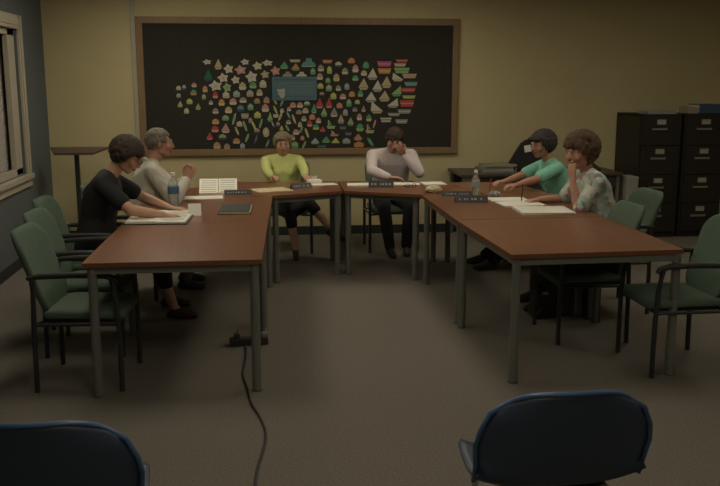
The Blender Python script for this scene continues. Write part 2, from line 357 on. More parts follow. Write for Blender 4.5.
# ---------------------------------------------------------------- bulletin board and cutouts
bd = thing('display_board', 'large black display board with brown wooden frame on the mustard wall', 'board', (.48, YB - .02, 1.6))
bx0, bx1, bz0, bz1 = -1.315, 2.285, .93, 2.45
MB().box(((bx0 + bx1) / 2 - .48, 0, (bz0 + bz1) / 2 - 1.6), (bx1 - bx0 - .08, .03, bz1 - bz0 - .08)).build('felt_panel', felt_m, bd)
f = MB(); fw = .075
for x0, x1, z0, z1 in ((bx0, bx1, bz0, bz0 + fw), (bx0, bx1, bz1 - fw, bz1), (bx0, bx0 + fw, bz0 + fw, bz1 - fw), (bx1 - fw, bx1, bz0 + fw, bz1 - fw)):
    f.box(((x0 + x1) / 2 - .48, -.005, (z0 + z1) / 2 - 1.6), (x1 - x0, .045, z1 - z0), bev=.006)
f.build('frame', oak_m, bd)
CUTS = """-874,1683,54,43,W,boat;-814,1689,43,54,LB,boat;-877,1601,49,44,LB,boat;-704,1716,54,44,P,boat;-713,1634,65,55,G,boat;-760,1536,66,55,Y,boat;-865,1509,54,66,N,sail;-669,1481,55,66,LG,sail;-797,1432,55,55,W,boat;-586,1672,55,65,O,boat;-602,1585,44,55,N,boat;-554,1965,87,54,W,star;-435,1944,76,108,N,sail;-548,1824,87,119,DG,sail;-322,1890,99,98,W,star;-190,1879,121,98,P,star;-385,1792,110,98,W,star;-248,1770,88,87,W,star;-71,1803,121,120,W,star;-2,1923,99,87,W,star;-139,1966,88,65,W,star;-470,1705,132,109,W,star;-344,1688,88,98,LG,star;-173,1704,77,77,N,boat;-57,1715,77,66,G,boat;-475,1606,55,66,R,boat;-357,1606,77,66,W,boat;-241,1617,77,66,LB,boat;-92,1622,78,66,LB,boat;14,1633,67,66,N,boat;-527,1524,44,44,GY,boat;-409,1524,66,66,O,boat;-282,1534,77,66,P,boat;-171,1551,78,55,GY,boat;-16,1539,67,55,O,boat;-478,1430,66,55,GY,boat;-335,1441,77,66,N,boat;-201,1457,78,66,T,boat;-90,1473,67,66,LG,boat;75,1461,78,78,P,boat;90,1550,67,66,GY,boat;-370,1352,77,55,LG,boat;-276,1341,44,122,LG,canoeR;-154,1373,78,55,GY,hull;-14,1384,78,67,Y,boat;-482,1314,77,55,O,boat;-490,1231,77,67,R,boat;-374,1241,89,100,P,sail;-553,1153,66,78,R,sail;-410,1141,89,56,LG,boat;-255,1095,78,56,O,boat;-474,1047,78,67,O,boat;-363,1035,67,56,GY,boat;-190,1039,56,56,LB,boat;-217,1285,67,56,W,boat;-247,1207,45,89,N,canoeL;-156,1262,45,111,LG,canoeL;-137,1128,45,90,LG,canoeR;-94,1323,45,56,P,boat;-58,1267,45,89,Y,canoeL;21,1289,39,100,LG,canoeR;-24,1206,67,56,O,boat;-37,1116,45,101,NV,canoeR;77,1188,67,101,N,hullv;91,1064,45,90,T,canoeR;109,1956,111,65,W,star;79,1830,89,87,N,star;196,1869,100,98,P,star;292,1934,89,76,G,sail;415,1980,111,27,N,hull;419,1913,89,77,O,sail;565,1962,145,88,T,mound;329,1836,100,49,GY,mound;485,1830,112,55,W,mound;614,1864,56,66,LG,boat;54,1726,78,77,W,boat;184,1539,45,78,LG,canoeL;262,1522,45,89,T,canoeR;778,1974,101,33,O,hull;188,1439,45,89,LG,canoeL;385,1494,67,56,O,boat;464,1493,68,56,P,boat;543,1510,68,45,W,boat;621,1454,57,100,G,sail;684,1515,79,111,R,sail;792,1520,68,112,R,sail;734,1414,68,101,LG,sail;848,1414,80,101,GY,sail;452,1415,68,45,GY,boat;525,1432,68,56,N,boat;340,1449,45,45,P,boat;333,1382,45,78,T,canoeL;261,1433,45,45,N,boat;241,1366,45,89,Y,canoeR;125,1361,56,100,LG,sail;190,1372,56,33,W,hull;155,1283,34,67,GY,canoeL;213,1277,45,56,P,boat;394,1337,45,101,N,canoeL;507,1342,56,56,GY,boat;601,1359,68,56,P,boat;671,1319,57,56,P,boat;572,1286,57,67,R,boat;642,1246,68,56,G,boat;716,1223,68,56,R,sail;332,1304,56,45,GY,boat;319,1237,45,67,LG,canoeL;252,1237,45,56,Y,sail;461,1275,45,56,N,boat;472,1213,45,67,LG,canoeR;415,1191,68,56,P,boat;539,1179,45,101,Y,canoeL;487,1123,45,45,P,boat;504,1044,45,79,LG,canoeR;401,1045,79,68,LG,boat;369,1130,68,56,GY,boat;629,1088,91,68,LB,sail;755,1104,91,68,G,sail;708,1025,91,34,NV,hull;813,1273,91,90,LG,lsail;852,1171,91,57,P,lsail;902,1941,79,55,W,boat;704,1902,67,66,GY,boat;800,1880,56,77,Y,boat;1048,1985,79,55,O,boat;975,1869,68,66,GY,boat;692,1809,67,66,P,boat;878,1798,68,77,N,boat;782,1764,56,55,LG,boat;697,1704,68,55,Y,boat;793,1681,68,67,N,boat;900,1681,57,56,GY,boat;997,1698,57,67,LB,boat;713,1615,56,39,P,boat;843,1592,68,67,Y,boat;951,1587,68,56,P,boat;911,1486,68,56,P,boat;1019,1514,57,78,LG,boat;979,1407,57,67,LB,boat;927,1335,68,101,N,sail;1036,1306,69,90,LG,sail;1094,1897,68,77,P,boat;1213,1936,68,66,G,boat;1190,1848,68,55,N,boat;1093,1792,68,55,G,boat;1287,1837,103,122,W,sail;1184,1726,103,122,N,sail;1344,1703,103,123,W,sail;1053,1614,68,56,O,boat;1150,1620,57,67,G,boat;1423,1948,148,55,M,hull;1424,1870,137,55,O,hull;1447,1748,103,123,N,sail;1270,1580,114,112,W,sail;1425,1591,115,112,N,sail;1563,1647,104,112,LG,sailr;1579,1803,115,89,W,saill;1623,1983,126,33,R,hull;1601,1937,126,33,N,hull;1624,1876,161,56,LG,hull;1711,1815,150,45,N,hull;1729,1725,138,45,T,hull;1701,1658,150,45,R,hull;1708,1579,139,34,LG,hull;1685,1506,151,68,R,hull;1523,1512,115,101,W,sailr;1340,1462,126,124,W,saill;1657,1416,139,45,GY,hull;1536,1382,127,34,GY,hull;1444,1321,116,45,W,hull;1624,1303,128,45,GY,hull;1116,1525,57,45,Y,boat;1087,1441,57,45,B,boat;1185,1452,46,67,GY,sail;1139,1356,57,68,P,boat;1248,1344,57,68,G,boat;1311,1276,35,91,P,canoeR;1145,1237,80,79,G,boat;1260,1220,92,91,N,lsail;950,1233,69,45,NV,hull;1012,1165,69,45,NV,hull;863,1086,92,68,Y,sail;989,1085,92,57,LB,boat;1122,1130,92,68,O,sail;1133,1044,115,57,O,boat;1266,1072,69,91,G,canoeL"""
COLS = {'W': ('white', (.50, .47, .38)), 'LB': ('pale blue', (.30, .38, .40)), 'P': ('pink', (.48, .25, .23)), 'G': ('green', (.09, .30, .16)), 'Y': ('yellow', (.50, .46, .12)), 'N': ('tan', (.43, .35, .22)),
        'LG': ('light green', (.27, .38, .16)), 'O': ('orange', (.48, .23, .10)), 'DG': ('dark green', (.02, .14, .05)), 'GY': ('grey', (.27, .26, .23)), 'R': ('red', (.42, .06, .05)), 'T': ('teal', (.10, .26, .24)),
        'NV': ('navy', (.05, .07, .12)), 'M': ('magenta', (.42, .08, .20)), 'B': ('blue', (.08, .24, .38))}
KN = {'boat': 'boat', 'sail': 'sailboat', 'saill': 'sailboat', 'sailr': 'sailboat', 'lsail': 'masted boat', 'hull': 'rowboat', 'hullv': 'upright rowboat', 'star': 'star', 'canoeL': 'canoe', 'canoeR': 'canoe', 'mound': 'ark'}
items = []
for s in CUTS.split(';'):
    a = s.split(','); items.append((int(a[0]) / 1000, int(a[1]) / 1000, int(a[2]) / 1000, int(a[3]) / 1000, a[4], a[5]))
def cpolys(k, w, h):
    """list of (polygon, colour slot)"""
    if k == 'boat': return [([(-.5, -.12), (.5, -.12), (.36, -.5), (-.36, -.5)], 1), ([(-.4, -.12), (.4, -.12), (.4, .3), (.2, .3), (.2, .5), (-.2, .5), (-.2, .3), (-.4, .3)], 0)]
    if k in ('sail', 'saill', 'sailr'):
        ax = {'sail': .05, 'saill': -.42, 'sailr': .42}[k]
        return [([(-.5, -.30), (.5, -.30), (ax, .5)], 0), ([(-.42, -.33), (.46, -.33), (.3, -.5), (-.3, -.5)], 1)]
    if k == 'lsail': return [([(-.5, -.15), (.5, -.15), (.36, -.5), (-.36, -.5)], 0), ([(-.34, -.15), (-.18, -.15), (-.18, .5), (-.34, .5)], 0), ([(-.16, -.05), (.12, -.05), (-.16, .42)], 1)]
    if k == 'hull': return [([(-.5, .5), (.5, .5), (.4, -.5), (-.38, -.5)], 0), ([(-.46, .1), (.46, .1), (.44, -.1), (-.43, -.1)], 1)]
    if k == 'hullv': return [([(-.1, .5), (.2, .5), (.5, .15), (.45, -.3), (.1, -.5), (-.3, -.42), (-.5, 0), (-.4, .3)], 0), ([(-.2, .3), (.2, .3), (.2, -.2), (-.2, -.2)], 1)]
    if k == 'mound': return [([(-.5, -.35), (-.38, .0), (-.2, .1), (-.15, .5), (.2, .5), (.25, .1), (.42, 0), (.5, -.35)], 0), ([(-.5, -.37), (.5, -.37), (.42, -.5), (-.42, -.5)], 1)]
    if k in ('canoeL', 'canoeR'):
        s = 1 if k == 'canoeR' else -1
        return [([(s * .5, .5), (s * .1, .42), (-s * .35, -.1), (-s * .5, -.5), (-s * .1, -.42), (s * .35, .05)], 0), ([(s * .22, .25), (s * .05, .2), (-s * .2, -.18), (-s * .02, -.2)], 1)]
    if k == 'star':
        r = []
        for q in range(10):
            a = R(100 + 36 * q); rr = .54 if q % 2 == 0 else .33; r.append((rr * math.cos(a), rr * math.sin(a)))
        return [(r, 0), ([(-.10, -.1), (.12, -.12), (.1, .12), (-.08, .1)], 1)]
def zone(x, z):
    return ('upper ' if z > 1.72 else 'lower ' if z < 1.32 else 'middle ') + ('left' if x < -.05 else 'right' if x > 1.0 else 'centre')
labs = []
for i_, (x, z, w, h, c, k) in enumerate(items):
    near = sorted((math.hypot(o[0] - x, o[1] - z), j) for j, o in enumerate(items) if j != i_)
    def rel(j):
        o = items[j]; dx, dz = x - o[0], z - o[1]
        d = ('right of' if dx > 0 else 'left of') if abs(dx) > abs(dz) else ('above' if dz > 0 else 'below')
        return '%s the %s %s' % (d, COLS[o[4]][0], KN[o[5]])
    labs.append((COLS[c][0] + ' paper ' + KN[k], rel(near[0][1]), rel(near[1][1]), zone(x, z)))
def full(l, n):
    if n == 0: return '%s pinned %s, %s of the board' % (l[0], l[1], l[3])
    return '%s %s and %s, %s board' % (l[0], l[1], l[2], l[3])
cnt = {}
for l in labs: cnt[full(l, 0)] = cnt.get(full(l, 0), 0) + 1
LN = [full(l, 0) if cnt[full(l, 0)] == 1 else full(l, 1) for l in labs]
for i_, (x, z, w, h, c, k) in enumerate(items):
    y = 9.811 - .0035 * (i_ % 3)
    m = MB()
    for poly, slot in cpolys(k, w, h):
        m.mi = slot; yy = -.0012 * slot
        m.prism([(u * w * 1.12, v * h * 1.08) for u, v in poly], yy, .0032 + yy, plane='xz')
    nm, col = COLS[c]
    alt = {'W': 'N', 'N': 'W', 'LG': 'G', 'G': 'LG', 'GY': 'W', 'P': 'W', 'R': 'P', 'O': 'N', 'Y': 'LG', 'T': 'LB', 'LB': 'GY', 'NV': 'GY', 'M': 'P', 'DG': 'DG', 'B': 'B'}[c]
    if i_ % 3 == 1 and c not in 'RM': alt = ['O', 'NV', 'G', 'Y'][i_ % 4]
    if k in ('sail', 'sailr', 'saill') and c in ('W', 'N'): alt = 'GY' if i_ % 2 else 'N'
    m1 = mat('card_' + nm, col, .85); m2 = mat('card_' + COLS[alt][0], COLS[alt][1], .85)
    o = m.build('paper_' + KN[k].replace(' ', '_'), [m1, m2], None, loc=None)
    o.location = (x, y, z); tag(o, LN[i_], 'paper cutout', 'paper cutouts on the black board')
sg = thing('sign', 'blue-grey rectangular sign in the middle of the cutouts on the black board', 'sign', (.405, 9.80, 1.675))
MB().box((0, 0, 0), (.50, .010, .262), bev=.003).build('sign_panel', mat('sign_teal', (.075, .155, .185), .5, noise=.1, nscale=8), sg)
MB().box((.0, -.0055, .098), (.46, .003, .018)).box((.0, -.0055, -.088), (.46, .003, .008)).build('sign_border', mat('sign_dark', (.06, .10, .13), .5), sg)
for r_, (z, x0, x1) in enumerate(((.06, -.17, .19), (.025, -.08, .2), (-.005, -.08, .19), (-.03, -.08, .2), (-.055, -.06, .17))):
    x = x0; ln = MB()
    while x < x1:
        wq = random.uniform(.012, .04); ln.box((x + wq / 2, -.006, z), (wq, .002, .011 if r_ == 0 else .007)); x += wq + .010
    ln.build('text_line', mat('sign_grey', (.17, .19, .18), .6), sg)
m = MB(); m.prism([(-.06, .035), (.035, .045), (.03, -.0), (-.04, .0)], -.008, -.004, plane='xz'); m.prism([(-.05, -.004), (.04, -.004), (.015, -.06), (-.01, -.06)], -.008, -.004, plane='xz')
o = m.build('picture', mat('sign_picture', (.38, .40, .33), .7), sg); o.location = (-.14, 0, -.045)

# ---------------------------------------------------------------- file cabinets
def make_cab(label):
    t = thing('file_cabinet', label, 'file cabinet', (0, 0, 0), 0, 'black four-drawer file cabinets')
    W, D, H = .49, .62, 1.395
    bm_ = mat('black_enamel', (.016, .014, .013), .5)
    m = MB(); m.box((-W / 2 + .012, D / 2, H / 2 + .01), (.024, D, H - .02)); m.box((W / 2 - .012, D / 2, H / 2 + .01), (.024, D, H - .02)); m.box((0, D / 2, H - .015), (W, D, .03), bev=.004); m.box((0, D / 2 + .01, .03), (W, D - .02, .06)); m.box((0, D - .01, H / 2), (W, .02, H - .06))
    m.build('cabinet_body', bm_, t)
    for k in range(4):
        zc = .065 + .164 + k * .327
        d = MB().box((0, -.004, zc), (W - .050, .022, .321), bev=.004).box((0, .25, zc - .06), (W - .06, .48, .18)).build('drawer', bm_, t)
        h = MB().box((-.10, -.018, zc + .022), (.012, .02, .026)).box((.06, -.018, zc + .022), (.012, .02, .026)).box((-.02, -.031, zc + .022), (.17, .012, .022), bev=.003)
        h.build('handle', silver_m, d)
        l = MB()
        for a, b_, c_, e_ in ((0, .026, .10, .006), (0, -.026, .10, .006), (-.05, 0, .006, .052), (.05, 0, .006, .052)): l.box((a, -.018, zc + .10 + b_), (c_, .008, e_))
        l.build('label_holder', silver_m, d)
        MB().box((0, -.0165, zc + .10), (.094, .003, .046)).build('label_card', mat('label_card', (.42, .38, .29), .8), d)
    return t
cab = make_cab('black four-drawer metal file cabinet on the left, its brown-lit side facing the table')
cab.location = (4.455, 9.20, 0)
dup(cab, (4.978, 9.20, 0), 0, 'black four-drawer metal file cabinet at the right edge of the picture')
ZT = 1.395
def sheet(label, cx, cy, z, w, d, h, rz=0, m=None, name='paper_sheet', cat='paper', group=None, layers=1):
    b = MB()
    for k in range(layers):
        b.box((random.uniform(-.006, .006) if k else 0, random.uniform(-.006, .006) if k else 0, h * (k + .5) / layers), (w, d, h / layers * .96), rot=(0, 0, R(random.uniform(-2, 2)) if k else 0))
    o = b.build(name, m or white_m); o.location = (cx, cy, z); o.rotation_euler.z = R(rz)
    return tag(o, label, cat, group)
sheet('low stack of grey-white papers on top of the left file cabinet', 4.50, 9.40, ZT + .001, .34, .26, .03, 0, mat('grey_paper', (.35, .34, .33), .8), 'paper_stack', 'paper stack', layers=4)
sheet('small beige box on the right file cabinet, left of the blue binder', 4.88, 9.42, ZT + .001, .12, .2, .075, 0, mat('beige_box', (.33, .27, .20), .8), 'small_box', 'box')
t = thing('binder', 'dark blue binder lying on the right file cabinet', 'binder', (5.10, 9.44, ZT + .001))
bl = mat('binder_blue', (.04, .085, .15), .5)
MB().box((0, 0, .0035), (.29, .27, .006)).box((0, 0, .1), (.29, .27, .006)).box((0, -.133, .052), (.29, .006, .1)).build('binder_cover', bl, t)
MB().box((0, .008, .05), (.27, .235, .08)).build('pages', white_m, t)

# ---------------------------------------------------------------- credenza and what lies on it
t = thing('side_table', 'long dark side table against the mustard wall behind the right group', 'table', (3.09, 9.45, 0))
dk = mat('dark_laminate', (.035, .028, .024), .5); gp = mat('grey_panel', (.15, .14, .105), .7)
MB().box((0, 0, .745), (1.83, .70, .03), bev=.004).build('tabletop', mat('credenza_top', (.07, .055, .045), .4), t)
MB().box((0.0, -.31, .66), (1.74, .02, .14)).box((0, .31, .66), (1.74, .02, .14)).build('apron', dk, t)
MB().box((-.82, -.325, .64), (.17, .012, .185)).build('end_panel', gp, t)
for sx in (-.87, .87):
    for sy in (-.31, .31): MB().box((sx, sy, .365), (.035, .035, .73)).build('leg', mat('grey_leg', (.13, .13, .12), .5), t)
t = thing('document_tray', 'flat grey document tray with papers on the dark side table, left of the black bag', 'tray', (2.64, 9.42, .761))
MB().box((0, 0, .006), (.40, .30, .012)).box((-.197, 0, .025), (.006, .30, .04)).box((.197, 0, .025), (.006, .30, .04)).box((0, .147, .025), (.40, .006, .04)).build('tray', mat('tray_grey', (.24, .23, .21), .6), t)
MB().box((0, 0, .035), (.34, .24, .044)).build('paper_stack', mat('dull_paper', (.33, .32, .28), .8), t)
MB().box((.02, -.01, .072), (.36, .27, .022), rot=(0, 0, .06)).build('folder', mat('olive_folder', (.30, .28, .18), .8), t)
t = thing('laptop_bag', 'black leaning laptop bag with a white tag on the dark side table', 'bag', (2.96, 9.42, .761), R(-8))
bm2 = MB()
bm2.prism([(-.19, 0), (.17, 0), (.22, .05), (.17, .28), (.13, .345), (.07, .36), (-.02, .33), (-.10, .2), (-.18, .06)], -.07, .07, plane='xz', bev=.02)
bm2.build('bag_body', mat('black_nylon', (.016, .015, .016), .7, bump=.2, bscale=200), t, smooth=True)
MB().tube([(.02, -.05, .32), (.04, -.07, .37), (.09, -.07, .385), (.13, -.05, .34)], .009).build('handle', blkp_m, t, smooth=True)
MB().box((.03, -.078, .255), (.075, .006, .075), rot=(0, R(-10), 0), bev=.002).build('tag', white_m, t)
m = MB().box((0, 0, .055), (.30, .05, .10), rot=(R(-8), 0, 0), bev=.012)
t = thing('desk_phone', 'black desk phone on the side table behind the two women on the right', 'phone', (3.72, 9.38, .761))
MB().prism([(-.11, 0), (.11, 0), (.11, .075), (-.11, .03)], -.10, .10, plane='yz', bev=.006).build('phone_base', blkp_m, t)
MB().tube([(-.07, -.09, .05), (-.07, -.08, .075), (-.07, 0, .098), (-.07, .08, .095), (-.07, .10, .08)], [.022, .02, .015, .02, .022], 12).build('handset', blkp_m, t, smooth=True)
t = thing('cardboard_box', 'pale upright box on the floor between side table and file cabinet', 'box', (4.10, 9.16, 0))
MB().box((0, 0, .35), (.13, .22, .70), bev=.004).build('box_body', mat('pale_box', (.30, .29, .25), .8), t); MB().box((0, 0, .705), (.136, .228, .02)).build('box_lid', mat('pale_box2', (.34, .33, .29), .8), t)

# ---------------------------------------------------------------- lectern
t = thing('lectern', 'brown lectern with slanted top on a black post by the slate wall corner', 'lectern', (-1.87, 9.12, 0))
lt = mat('lectern_brown', (.085, .060, .045), .5)
m = MB(); m.prism([(-.19, -.16), (.19, -.16), (.29, .16), (-.29, .16)], .0, .022); o = m.build('reading_desk', lt, t); o.location = (0, 0, 1.04); o.rotation_euler = (R(6), 0, 0)
MB().box((0, .172, 1.069), (.59, .018, .03), bev=.003).build('lip', mat('lectern_edge', (.28, .21, .13), .5), t)
MB().box((-.0, 0, .535), (.045, .045, 1.03), bev=.004).build('post', blk_m, t)
MB().box((0, 0, .015), (.50, .06, .03), bev=.004).box((0, 0, .015), (.06, .42, .03), bev=.004).build('base', blk_m, t)
# ---------------------------------------------------------------- things on the tables
ZP = T + .0008
t = thing('open_binder', 'open ring binder with printed pages in front of the woman in black', 'binder', (-.735, 6.42, ZP), R(-3))
MB().box((0, 0, .003), (.44, .56, .006)).build('cover', blkp_m, t)
MB().box((-.10, 0, .014), (.205, .53, .016)).box((.105, 0, .012), (.205, .53, .012)).build('pages', white_m, t)
m = MB()
for sx, zz in ((-.10, .0225), (.105, .0185)):
    for k in range(13):
        yy = -.21 + k * .035; m.box((sx, yy, zz), (.16 if k % 4 else .10, .010, .0006))
m.build('print', paleink_m, t)
def bottle(label, x, y, label_col=(.08, .17, .28)):
    t = thing('water_bottle', label, 'bottle', (x, y, ZP), 0, 'water bottles on the tables')
    MB().lathe([(.006, .002), (.030, 0), (.034, .006), (.033, .06), (.035, .075), (.035, .125), (.032, .14), (.027, .165), (.014, .188), (.0135, .205)]).build('bottle_body', clear_m, t, smooth=True)
    MB().lathe([(.0155, .203), (.016, .222), (.012, .224)]).build('cap', white_m, t, smooth=True)
    MB().lathe([(.0356, .085), (.0362, .088), (.0362, .132), (.0356, .135)]).build('bottle_label', mat('bottle_label_%d' % int(label_col[2] * 100), label_col, .5), t, smooth=True)
    MB().lathe([(.005, .004), (.029, .006), (.031, .075)]).build('water', water_m, t, smooth=True)
    return t
bottle('clear water bottle with blue label beside the arms of the woman in black', -.70, 7.04).scale = (1.25, 1.25, 1.2)
bottle('clear water bottle near the red pen on the right rear table', 1.89, 7.37, (.35, .36, .33))
def tent(label, x, y, w, h, rz, group='folded name cards'):
    o = MB().prism([(-.045, 0), (.045, 0), (0.003, h), (-.003, h)], -w / 2, w / 2, plane='yz').build('name_card', white_m)
    o.location = (x, y, ZP); o.rotation_euler.z = R(rz); return tag(o, label, 'name card', group)
tent('small white folded name card between open binder and dark notebook', -.50, 6.56, .095, .085, 5)
t = thing('open_book', 'thick white open book with printed pages propped up on the left rear table', 'book', (-.385, 7.98, ZP), R(2))
MB().box((-.085, 0, .04), (.165, .24, .02), rot=(R(26), 0, 0)).box((.085, 0, .04), (.165, .24, .02), rot=(R(26), 0, 0)).box((0, .06, .03), (.30, .10, .055)).build('pages', white_m, t)
m = MB()
for sx in (-.085, .085):
    for k in range(6):
        yy = -.09 + k * .033; m.box((sx, yy, .0512 + yy * .487), (.13, .009, .001), rot=(R(26), 0, 0))
m.build('print', paleink_m, t)
sheet('flat white sheets in front of the grey-haired man, left rear', -.50, 7.52, ZP, .34, .20, .006, 4, layers=2)
def plate(label, x, y, w, rz, z=ZP, col=None, h=.055):
    t = thing('name_plate', label, 'name plate', (x, y, z), R(rz), 'black desk name plates')
    MB().prism([(-.035, 0), (.03, 0), (.012, h), (.004, h)], -w / 2, w / 2, plane='yz').build('wedge', blkp_m, t)
    m = MB(); xx = -w * .36
    ang = math.atan2(h, .039)
    while xx < w * .36:
        q = random.uniform(.008, .020); m.box((xx, -.035 + .039 * .5 - .0012, h * .5), (q, h * .30, .001), rot=(ang, 0, 0)); xx += q + .012 if random.random() > .2 else q + .03
    m.build('lettering', paleink_m, t); return t
plate('black name plate on the left, just before the thick open book', -.20, 7.73, .24, 3, h=.04)
plate('black name plate in front of the woman in yellow-green', .385, 8.12, .20, 22, h=.045)
plate('wide black name plate in front of the man with bowed head', 1.15, 8.10, .235, -8, h=.062)
plate('rear one of the two black name plates on the right', 1.735, 7.40, .27, -5, h=.04)
plate('nearer black name plate on the right, by the inner table edge', 1.76, 7.00, .27, -3, h=.055)
t = thing('notebook', 'dark notebook with yellow page edge by the inner edge of the left table', 'notebook', (-.195, 6.76, ZP), R(-2))
MB().box((0, 0, .010), (.235, .40, .012)).build('pages', mat('yellow_pages', (.50, .44, .18), .8), t)
MB().box((0, 0, .0015), (.25, .42, .003)).box((-.005, 0.005, .0185), (.228, .405, .004)).build('cover', mat('notebook_cover', (.045, .05, .055), .6), t)
o = sheet('cream folder lying at the joint before the woman in yellow-green', .10, 7.97, ZP, .33, .26, .008, 20, cream_m, 'folder', 'folder', layers=2)
sheet('white paper at the right hand side of the woman in yellow-green', .62, 8.38, ZP, .24, .17, .005, 10)
t = thing('tissue_box', 'small white box under the hand of the woman in yellow-green', 'box', (.53, 8.46, ZP), R(12))
MB().box((0, 0, .02), (.13, .10, .04), bev=.005).build('box_body', white_m, t); MB().prism([(-.02, 0), (.02, .01), (.03, .045), (.0, .03), (-.03, .05)], -.004, .004, plane='xz').build('tissue', white_m, t).location = (0, 0, .035)
sheet('white papers left of the wide black name plate', .945, 8.22, ZP, .21, .20, .018, -4, layers=3)
sheet('white papers right of the wide black name plate', 1.41, 8.27, ZP, .27, .18, .012, -8, layers=3)
sheet('long white papers at the rear corner of the right tables', 1.70, 8.30, ZP, .22, .20, .010, 4, layers=2)
t = thing('eyeglasses', 'folded dark eyeglasses before the papers of the man with bowed head', 'eyeglasses', (1.425, 8.02, ZP), R(15))
m = MB()
for s in (-1, 1):
    m.tube([(s * .032 + .022 * math.cos(q), 0, .020 + .018 * math.sin(q)) for q in [2 * math.pi * k / 14 for k in range(15)]], .0022, 6)
m.tube([(-.010, 0, .026), (.010, 0, .026)], .002, 6); m.build('rim', blkp_m, t)
for s in (-1, 1): MB().tube([(s * .056, 0, .026), (s * .05, .06, .012), (-s * .02, .075, .003)], .002, 6).build('temple', blkp_m, t)
def crumple(name, label, cat, x, y, r, m, seed):
    rr = random.Random(seed); b = bmesh.new(); bmesh.ops.create_icosphere(b, subdivisions=3, radius=r)
    for v in b.verts:
        n = v.co.normalized(); k = 1 + .22 * math.sin(9 * n.x + seed) * math.cos(8 * n.y + 2 * seed) + rr.uniform(-.08, .08)
        v.co = Vector((v.co.x * k * 1.3, v.co.y * k, max(v.co.z * k * .6, -r * .5)))
    q = MB(); q.add(b); o = q.build(name, m); o.location = (x, y, ZP + r * .5); return tag(o, label, cat)
crumple('crumpled_napkin', 'cream crumpled napkin at the inner corner of the right tables', 'napkin', 1.57, 7.66, .055, cream_m, 2)
crumple('plastic_wrapper', 'crumpled clear plastic wrapper between red pen and papers', 'wrapper', 2.06, 7.36, .038, mat('wrapper', (.40, .42, .44), .3, alpha=.8), 5)
def pen(label, p, q, m, cat='pen', tip=None):
    t = thing('pen', label, cat, p, 0, 'pens')
    d = Vector(q) - Vector(p)
    MB().cyl((0, 0, 0), d * .12, .0015, .0045, 8).build('tip', blkp_m, t, smooth=True); MB().cyl(d * .12, d, .0050, .0050, 10).build('barrel', m, t, smooth=True)
    return t
PAPER_R = [('white papers by the pen hand of the woman in mint green', 2.10, 7.08, .30, .22, .010, -4),
           ('near stack of white papers at the elbow of the curly-haired woman', 2.19, 6.42, .40, .34, .018, -3),
           ('upper white papers of the curly-haired woman, behind her near stack', 2.12, 6.80, .34, .26, .012, 4)]
for lab, x, y, w_, d_, h_, rz in PAPER_R: sheet(lab, x, y, ZP, w_, d_, h_, rz, layers=3)

for o in C.objects:
    if o.parent is None and abs(o.location.z - ZP) < .06 and o.location.y < 8.9: o.location.x *= K; o.location.y *= K

# ---------------------------------------------------------------- floor things
t = thing('power_strip', 'dark power strip with plugs on the carpet beside the left table leg', 'power strip', (-.08, 5.66, 0), R(4))
MB().box((-.02, 0, .028), (.26, .07, .05), bev=.008).build('housing', blkp_m, t)
for k, x in enumerate((-.10, .03, .09)): MB().box((x, 0, .068), (.04, .04, .034), bev=.006).cyl((x, 0, .08), (x + .01, .02, .10), .006).build('plug', [blkp_m, blkp_m, silver_m][k], t)
pts = []
ctl = [(-.12, 5.60, .010), (-.115, 5.35, .008), (-.13, 5.05, .008), (-.10, 4.80, .008), (-.075, 4.55, .008), (-.02, 4.30, .008), (.0, 4.05, .008), (-.05, 3.6, .008), (-.02, 3.1, .008), (.1, 2.5, .008), (.05, 1.8, .008)]
for a in range(len(ctl) - 1):
    p0, p1, p2, p3 = (Vector(ctl[max(a - 1, 0)]), Vector(ctl[a]), Vector(ctl[a + 1]), Vector(ctl[min(a + 2, len(ctl) - 1)]))
    for k in range(6):
        s = k / 6; pts.append(.5 * (2 * p1 + (p2 - p0) * s + (2 * p0 - 5 * p1 + 4 * p2 - p3) * s * s + (3 * p1 - p0 - 3 * p2 + p3) * s ** 3))
tag(MB().tube(pts, .0075, 8).build('floor_cable', blkp_m, smooth=True), 'black power cord running over the carpet from the power strip towards the camera', 'cord')
t = thing('handbag', 'black handbag on the carpet under the right table', 'bag', (2.17, 6.12, 0), R(10))
MB().prism([(-.16, 0), (.16, 0), (.15, .2), (.10, .25), (-.10, .25), (-.15, .2)], -.06, .06, plane='xz', bev=.018).build('bag_body', mat('black_leather', (.02, .018, .018), .5), t, smooth=True)
MB().tube([(-.10, 0, .24), (-.17, -.07, .20), (-.20, -.09, .08), (-.16, -.08, .03), (-.10, -.07, .1)], .006).build('strap', blkp_m, t, smooth=True)
MB().box((-.08, -.066, .2), (.05, .008, .02)).build('buckle', silver_m, t)
t = thing('book_bag', 'dark canvas tote with grey papers standing right of the black handbag', 'bag', (2.42, 6.16, 0), R(4))
MB().prism([(-.10, 0), (.10, 0), (.11, .25), (-.11, .25)], -.06, .06, plane='xz', bev=.01).build('bag_body', mat('dark_canvas', (.028, .025, .024), .9), t, smooth=True)
MB().box((-.045, -.068, .15), (.065, .010, .29)).build('papers', mat('grey_folder', (.14, .135, .125), .8), t)
